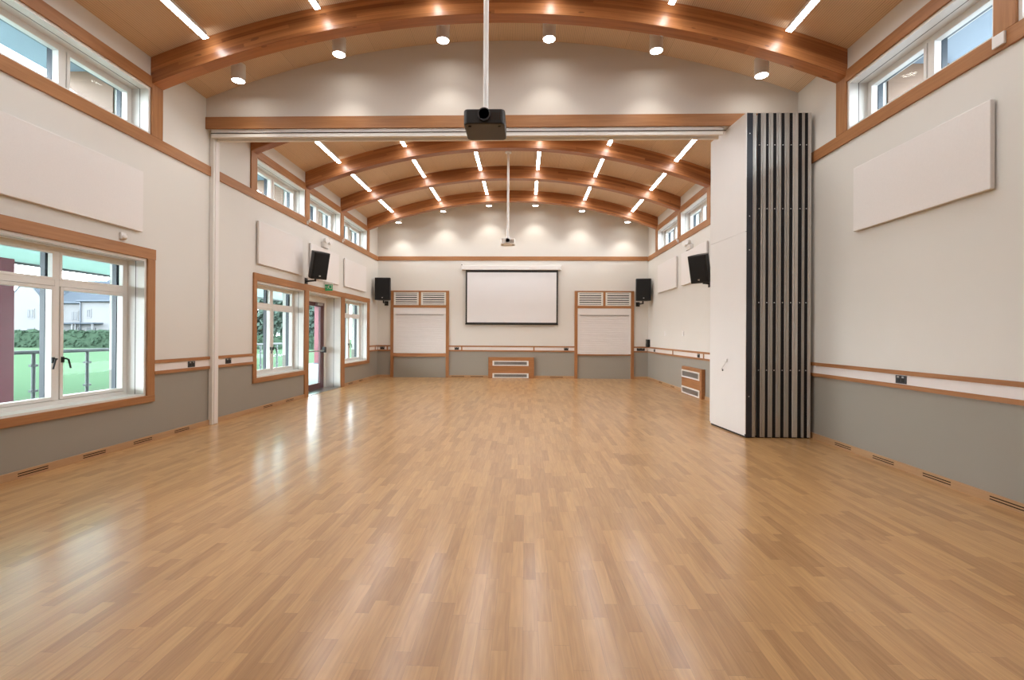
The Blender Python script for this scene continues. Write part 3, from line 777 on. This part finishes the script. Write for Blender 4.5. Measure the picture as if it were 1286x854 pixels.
# ------------------------------------------------------------------ sockets, switches, signs and small fittings
def socket(side, p, lb, w=.135, z=.919, h=.082):
    loc = {'L': (XL+.014, p, z), 'R': (XR-.014, p, z), 'B': (p, YB-.014, z)}[side]
    t = thing('power_socket', lb, 'power socket', loc, group='dark power sockets on the dado trunking')
    def bx(mb, o0, o1, u0, u1, w0, w1):
        if side == 'L': mb.box(o0, o1, u0, u1, w0, w1)
        elif side == 'R': mb.box(-o1, -o0, u0, u1, w0, w1)
        else: mb.box(u0, u1, -o1, -o0, w0, w1)
        return mb
    bx(MB(), 0, .010, -w/2, w/2, -h/2, h/2).build('plate', 'socket', t, bevel=.002)
    for q in (-w*.23, w*.23):
        bx(MB(), .010, .013, q-w*.14, q+w*.14, -h*.34, h*.12).build('outlet', 'black', t)
        bx(MB(), .010, .015, q-.011, q+.011, h*.2, h*.42).build('switch', 'chrome', t)
socket('L', 6.55, 'dark double socket on the left dado, between near window and white post')
socket('L', 7.38, 'dark double socket on the left dado, beyond the white post')
socket('R', 4.96, 'dark double socket on the right dado near the viewer')
socket('R', 14.2, 'dark double socket on the right dado next to the far corner')
socket('R', 10.62, 'dark double socket on the right dado above the radiator cover')
socket('B', -2.14, 'dark double socket on the end wall dado beside the left serving hatch')
socket('B', 1.30, 'dark double socket on the end wall dado beside the right serving hatch')
socket('B', 3.62, 'dark double socket on the end wall dado in the right corner', w=.25)
socket('B', -4.5, 'dark double socket on the end wall dado in the left corner')
def switch(y, lb):
    t = thing('light_switch', lb, 'light switch', (XR, y, 1.41), group='white light switches')
    MB().box(-.010, 0, -.05, .05, -.06, .06).build('plate', 'whitegloss', t, bevel=.002)
    MB().box(-.014, -.010, -.018, .018, -.025, .025).build('rocker', 'trunk', t)
switch(13.2, 'white switch plate on the right wall, farther from the folded partition')
switch(11.7, 'white switch plate on the right wall, nearer the folded partition')
t = thing('wall_intercom', 'small black box on the right wall near the corner, above the dado', 'intercom', (XR, 14.85, 1.0))
MB().box(-.09, 0, -.10, .10, 0, .235).build('body', 'black', t, bevel=.006)
MB().box(-.094, -.09, -.06, .06, .11, .20).build('screen', 'lens', t)
MB().tube([(-.02, 0, 0), (-.02, .01, -.04), (-.016, .0, -.085)], .006, 6).build('cable', 'whitegloss', t)
# exit sign standing out from the wall over the door
t = thing('exit_sign', 'small green running-man exit sign projecting above the door', 'exit sign', (XL, 10.98, 2.385))
MB().box(0, .21, -.025, .025, .115, .16).build('housing', 'whitegloss', t, bevel=.004)
bl = MB().box(.02, .20, -.006, .006, -.03, .115).build('blade', 'green', t)
mb = MB()
yf = -.009
def q2(mb, pts): mb.prism(pts, 1, yf, -.0055)
q2(mb, [(.125, .015), (.185, .015), (.185, .10), (.125, .10), (.125, .092), (.177, .092), (.177, .023), (.125, .023)])     # doorway
mb.tube([(.112, yf+.002, .093), (.112, yf+.003, .0935)], .0085, 10)
q2(mb, [(.094, .045), (.108, .045), (.114, .083), (.099, .083)])
q2(mb, [(.106, .048), (.124, .030), (.131, .036), (.112, .055)]); q2(mb, [(.095, .05), (.086, .028), (.072, .028), (.072, .020), (.092, .020), (.103, .045)])
q2(mb, [(.112, .078), (.128, .064), (.133, .070), (.115, .086)]); q2(mb, [(.099, .082), (.084, .074), (.086, .060), (.092, .060), (.091, .070), (.103, .076)])
q2(mb, [(.062, .05), (.045, .05), (.045, .036), (.028, .058), (.045, .080), (.045, .066), (.062, .066)])                     # arrow
mb.build('pictogram', 'whitegloss', bl)
def emergency(side, y, z, lb):
    X = XL if side < 0 else XR
    t = thing('emergency_spotlight', lb, 'emergency light', (X, y, z), group='white twin emergency lights')
    s = -side
    MB().box(0, s*.07, -.16, .16, -.06, .06).build('battery_box', 'whitegloss', t, bevel=.008)
    for q in (-.11, .11):
        o = MB().tube([(s*.05, q, .05), (s*.08, q, .10), (s*.14, q-.02, .10)], [.03, .055, .065], 16).build('lamp_head', 'whitegloss', t); smooth_by_angle(o)
emergency(-1, 10.95, 3.40, 'white twin-lamp emergency light high on the left wall above the loudspeaker')
emergency(1, 11.2, 3.41, 'white twin-lamp emergency light high on the right wall above the loudspeaker')
t = thing('motion_sensor', 'tiny white sensor on the left wall under the near acoustic panel', 'sensor', (XL, 5.40, 2.47))
MB().box(0, .03, -.035, .035, -.04, .04).build('base', 'whitegloss', t, bevel=.006)
o = MB().tube([(.025, 0, -.01), (.05, 0, -.018), (.062, 0, -.022)], [.03, .026, .01], 14).build('dome', 'white', t); smooth_by_angle(o, 60)
t = thing('motion_sensor', 'tiny grey sensor on the end wall by the screen casing', 'sensor', (-1.99, YB, 3.55))
MB().box(-.03, .03, -.03, 0, -.04, .04).build('base', 'whitegloss', t, bevel=.006)
MB().box(-.018, .018, -.036, -.03, -.028, .02).build('lens', 'gasket', t)
for y, lb in ((4.0, 'small white junction box on the clerestory sill beam, right wall near the viewer'), ):
    o = MB().box(XR-.045, XR-.0225, y-.10, y, 3.70, 3.80).build('junction_box', 'whitegloss', loc=(XR-.03, y-.05, 3.70), bevel=.005)
    tag(o, lb, 'junction box', None, 'thing')
def uplight(side, y, lb):
    X = XL+.022 if side < 0 else XR-.022
    t = thing('sill_spotlight', lb, 'spotlight', (X, y, 3.72), group='small spotlights on the clerestory sill beams')
    s = -side
    MB().box(0, s*.02, -.025, .025, -.035, .035).build('bracket', 'whitegloss', t, bevel=.003)
    o = MB().tube([(s*.02, 0, 0), (s*.04, 0, .01), (s*.045, 0, .06)], [.014, .022, .026], 12).build('head', 'whitegloss', t); smooth_by_angle(o)
uplight(-1, 10.05, 'small white spot on the left sill beam, second post beyond the partition')
uplight(-1, 12.02, 'small white spot on the left sill beam, between the last two windows')
uplight(1, 12.02, 'small white spot on the right sill beam, between the last two windows')

# ------------------------------------------------------------------ outside the windows
GZ = -.10
struct('terrace', MB().box(-10.6, XL-TL, -6, 40, GZ-.2, GZ), 'paving')
struct('lawn', MB().box(-140, -10.6, -60, 140, GZ-.25, GZ-.05), 'lawn')
struct('ground_right', MB().box(XR+TL, 120, -60, 140, GZ-.25, GZ-.05), 'paving')
struct('ground_far', MB().box(-10.6, XR+TL, 40, 140, GZ-.25, GZ-.05), 'lawn')
# veranda canopy with burgundy columns
struct('canopy_roof', MB().box(-10.30, XL-TL, -6, 24, 2.78, 2.80), 'canopy')
struct('canopy_fascia', MB().box(-10.42, -10.30, -6, 24, 2.74, 3.06), 'render')
cl_lab = ['burgundy veranda column outside the near left window, at the picture edge', 'burgundy veranda column seen through the glazed door']
for (y, lb) in zip((8.95, 23.1), cl_lab):
    t = thing('veranda_column', lb, 'column', (-10.1, y, GZ), group='burgundy veranda columns')
    MB().box(-.13, .13, -.13, .13, 0, 2.88).build('shaft', 'burgundy', t, bevel=.01)
    MB().box(-.16, .16, -.16, .16, 0, .05).build('base_plate', 'clad', t)
# glass balustrade
BX = -10.45
t = thing('glass_balustrade', 'glass balustrade with steel posts and handrail along the terrace edge', 'balustrade', (BX, 10, GZ))
def balustrade():
    L = (BX, 10, GZ)
    def put(n, mb, m, par=None): o = mb.build(n, m, par or t, loc=L); o.location = (0, 0, 0); return o
    ys = [9.9+1.25*k for k in range(-5, 10)]
    ps = [put('post', MB().tube([(BX, y, GZ), (BX, y, GZ+1.0)], .036, 12).tube([(BX, y, GZ), (BX, y, GZ+.02)], .06, 14), 'galv') for y in ys]
    for p, y in zip(ps, ys):
        put('clamp', MB().box(BX-.03, BX+.03, y-.075, y+.075, GZ+.72, GZ+.77).box(BX-.03, BX+.03, y-.075, y+.075, GZ+.18, GZ+.23), 'galv', p)
    for a, b in zip(ys, ys[1:]): put('glass_panel', MB().box(BX-.006, BX+.006, a+.05, b-.05, GZ+.1, GZ+.98), 'balglass')
    put('handrail', MB().tube([(BX, ys[0]-.3, GZ+1.03), (BX, ys[-1]+.3, GZ+1.03)], .040, 12), 'galv')
balustrade()
# upper eaves with rafter ends
for sd, nm in ((-1, 'eaves_left'), (1, 'eaves_right')):
    X = XL-TL if sd < 0 else XR+TL
    x0, x1 = sorted((X, X+sd*.80))
    ev = struct(nm, MB().box(x0, x1, YN-.3, YB+.3, 4.60, 4.80), 'bluesoff')
    for a in ARCH_Y:
        xa, xb = X, X+sd*.72
        MB().prism([(xa, 4.02), (xb, 4.50), (xb, 4.60), (xa, 4.60)], 1, a-.02, a+AT+.02).build('rafter_end', 'palewood', ev)
# white terraced houses beyond the lawn
def house(lb, loc, w, d, eave, ridge, gable_front, wins, door_x=None):
    t = thing('white_house', lb, 'house', loc, group='white houses beyond the lawn')
    MB().box(-w/2+.02, w/2-.02, 0, d, 0, eave).build('walls', 'render', t)
    if gable_front:
        mb = MB().prism([(-w/2, eave), (w/2, eave), (0, ridge)], 1, 0, d); mb.build('gable', 'render', t)
        o = .02
        mb = MB()
        for s in (-1, 1): mb.prism([(s*(w/2+o), eave-.3), (0, ridge+.05), (0, ridge+.3), (s*(w/2+o), eave-.05)], 1, -o, d+o)
        mb.build('roof', 'slate', t)
    else:
        mb = MB().prism([(-.4, eave-.05), (d/2, ridge), (d+.4, eave-.05), (d+.4, eave+.1), (d/2, ridge+.2), (-.4, eave+.1)], 0, -w/2+.01, w/2-.01); mb.build('roof', 'slate', t)
        MB().tube([(-w/2, -.42, eave), (w/2, -.42, eave)], .09, 8).build('gutter', 'clad', t)
        MB().tube([(-w/2+.2, -.12, 0), (-w/2+.2, -.12, eave)], .07, 8).build('downpipe', 'clad', t)
    for x, z, ww, hh in wins:
        fr = MB().box(x-ww/2-.08, x+ww/2+.08, -.06, 0, z-.08, z+hh+.08).build('window', 'render', t)
        n = 2; cw = ww/n
        mb = MB()
        for k in range(n): mb.box(x-ww/2+k*cw+.06, x-ww/2+(k+1)*cw-.06, -.09, -.05, z+.05, z+hh-.05)
        mb.build('glass', 'housewin', fr)
    if door_x is not None:
        dr = MB().box(door_x-.5, door_x+.5, -.08, 0, 0, 2.1).build('front_door', 'housewin', t)
        pc = MB().box(door_x-1.4, door_x+1.4, -1.3, 0, 2.5, 2.65).build('porch_roof', 'slate', t)
        MB().box(door_x-1.25, door_x-1.1, -1.2, -1.05, 0, 2.5).box(door_x+1.1, door_x+1.25, -1.2, -1.05, 0, 2.5).build('porch_post', 'render', pc)
def at(px, Y): return (px-661)/600*Y
HY = 54.0; HZ = GZ-.05
house('white gabled house left of the window mullion, beyond the lawn', (at(17, HY), HY, HZ), 4.7, 9, 5.2, 7.6, True, [(.6, 3.2, .8, 1.0), (.6, .8, .8, 1.2)])
house('white two-storey house with porch, middle of the terrace beyond the lawn', (at(110.5, HY), HY, HZ), 4.0, 8, 5.15, 8.0, False, [(-.9, 3.3, .45, .9), (1.1, .8, 1.1, 1.1)], -.6)
house('white house set back between gabled house and porch house', (at(66, HY), HY+1.2, HZ), 3.9, 8, 5.0, 7.9, False, [(.3, 3.0, .8, 1.0)], 0.3)
house('white house farthest right in the terrace, behind the window jamb', (at(160.5, HY), HY, HZ), 4.9, 8, 5.15, 8.0, False, [(-1.5, 3.1, .8, 1.0), (1.2, 3.1, .8, 1.0), (-1.5, .8, 1.2, 1.2)], 1.2)
# hedge and trees
def leafy(n, rx, ry, rz, size, box=False):
    mb = MB()
    for _ in range(n):
        while True:
            p = Vector((random.uniform(-1, 1), random.uniform(-1, 1), random.uniform(-1, 1)))
            if box or .35 < p.length < 1: break
        c = Vector((p.x*rx, p.y*ry, p.z*rz)); a = Vector((random.gauss(0, 1), random.gauss(0, 1), random.gauss(0, 1))).normalized()
        u = a.orthogonal().normalized(); v = a.cross(u); s = size*random.uniform(.6, 1.3)
        q = [mb.bm.verts.new(c+s*k) for k in (u, v*.55+a*.1, -u, -v*.55+a*.1)]
        mb.bm.faces.new(q)
    return mb
def hedge_row(x, y, ln, hh, lb):
    hd = leafy(int(ln*170), ln/2, .9, hh/2, .26, True)
    hd.box(-ln/2, ln/2, -.75, .75, -hh/2, hh*.36)
    o = hd.build('garden_hedge', 'hedge'); o.location = (x, y, HZ+hh/2); tag(o, lb, 'hedge', 'green hedges', 'thing')
hedge_row(at(95, 47), 47, 26, 1.7, 'long low green hedge in front of the white houses')
hedge_row(at(345, 46), 46, 10, 1.3, 'short green hedge under the trees, seen through the far window')
def tree(lb, x, y, h, r):
    t = thing('leafy_tree', lb, 'tree', (x, y, HZ), group='trees beyond the lawn')
    MB().tube([(0, 0, 0), (.1, 0, h*.35), (0, .1, h*.6)], [.28, .2, .1], 10).build('trunk', 'bark', t)
    mb = leafy(2400, r, r, h*.47, .42); mb.bm.transform(Matrix.Translation((0, 0, h*.53))); mb.build('foliage', 'treeleaf', t)
tree('green tree seen through the left light of the far window', at(325, 58), 58, 8.5, 3.0)
tree('green tree seen through the right light of the far window', at(366, 66), 66, 9, 2.4)
tree('green tree seen through the glass of the maroon door', at(398, 76), 76, 7, 2.2)
# ------------------------------------------------------------------ sky
w = bpy.data.worlds.new('overcast_sky'); SC.world = w; w.use_nodes = True
nt = w.node_tree; nt.nodes.clear()
out = nt.nodes.new('ShaderNodeOutputWorld'); bg = nt.nodes.new('ShaderNodeBackground')
tc = nt.nodes.new('ShaderNodeTexCoord'); sp = nt.nodes.new('ShaderNodeSeparateXYZ'); nt.links.new(tc.outputs['Generated'], sp.inputs[0])
cr = nt.nodes.new('ShaderNodeValToRGB'); nt.links.new(sp.outputs[2], cr.inputs[0])
# bright hazy band above the horizon, duller overcast overhead
for i, (p, c) in enumerate(((0, (1.9, 2.0, 2.15, 1)), (.20, (2.1, 2.25, 2.45, 1)), (.48, (.62, .68, .76, 1)), (1, (.56, .63, .72, 1)))):
    e = cr.color_ramp.elements[i] if i < 2 else cr.color_ramp.elements.new(p)
    e.position = p; e.color = c
nt.links.new(cr.outputs[0], bg.inputs[0]); bg.inputs[1].default_value = 9.6
nt.links.new(bg.outputs[0], out.inputs[0])
# ------------------------------------------------------------------ camera (fitted: f = 600 px on a 1286 px frame)
yaw, pit, rol = .026230, .002560, .005430
f = Vector((-math.sin(yaw)*math.cos(pit), math.cos(yaw)*math.cos(pit), math.sin(pit)))
r = Vector((math.cos(yaw), math.sin(yaw), 0)); u = r.cross(f)
r2 = math.cos(rol)*r+math.sin(rol)*u; u2 = -math.sin(rol)*r+math.cos(rol)*u
cam = bpy.data.cameras.new('camera'); co = bpy.data.objects.new('camera', cam); COL.objects.link(co)
cam.sensor_width = 36; cam.sensor_fit = 'HORIZONTAL'; cam.lens = 600/1286*36
cam.shift_x = -.22385/1286; cam.shift_y = -7.766/1286
cam.clip_start = .05; cam.clip_end = 500
co.matrix_world = Matrix(((r2.x, u2.x, -f.x, 0), (r2.y, u2.y, -f.y, 0), (r2.z, u2.z, -f.z, 1.35), (0, 0, 0, 1)))
SC.camera = co
SC.view_settings.view_transform = 'Standard'; SC.view_settings.look = 'None'
SC.view_settings.gamma = 1; SC.view_settings.use_curve_mapping = False
SC.view_settings.exposure = 0.06
SC.cycles.use_denoising = True
for k in ('strip', 'disc'): M[k].cycles.emission_sampling = 'FRONT'
SC.world.cycles.sampling_method = 'NONE'
SC.cycles.max_bounces = 8; SC.cycles.diffuse_bounces = 5; SC.cycles.transparent_max_bounces = 16
SC.cycles.caustics_reflective = False; SC.cycles.caustics_refractive = False
SC.cycles.sample_clamp_indirect = 6
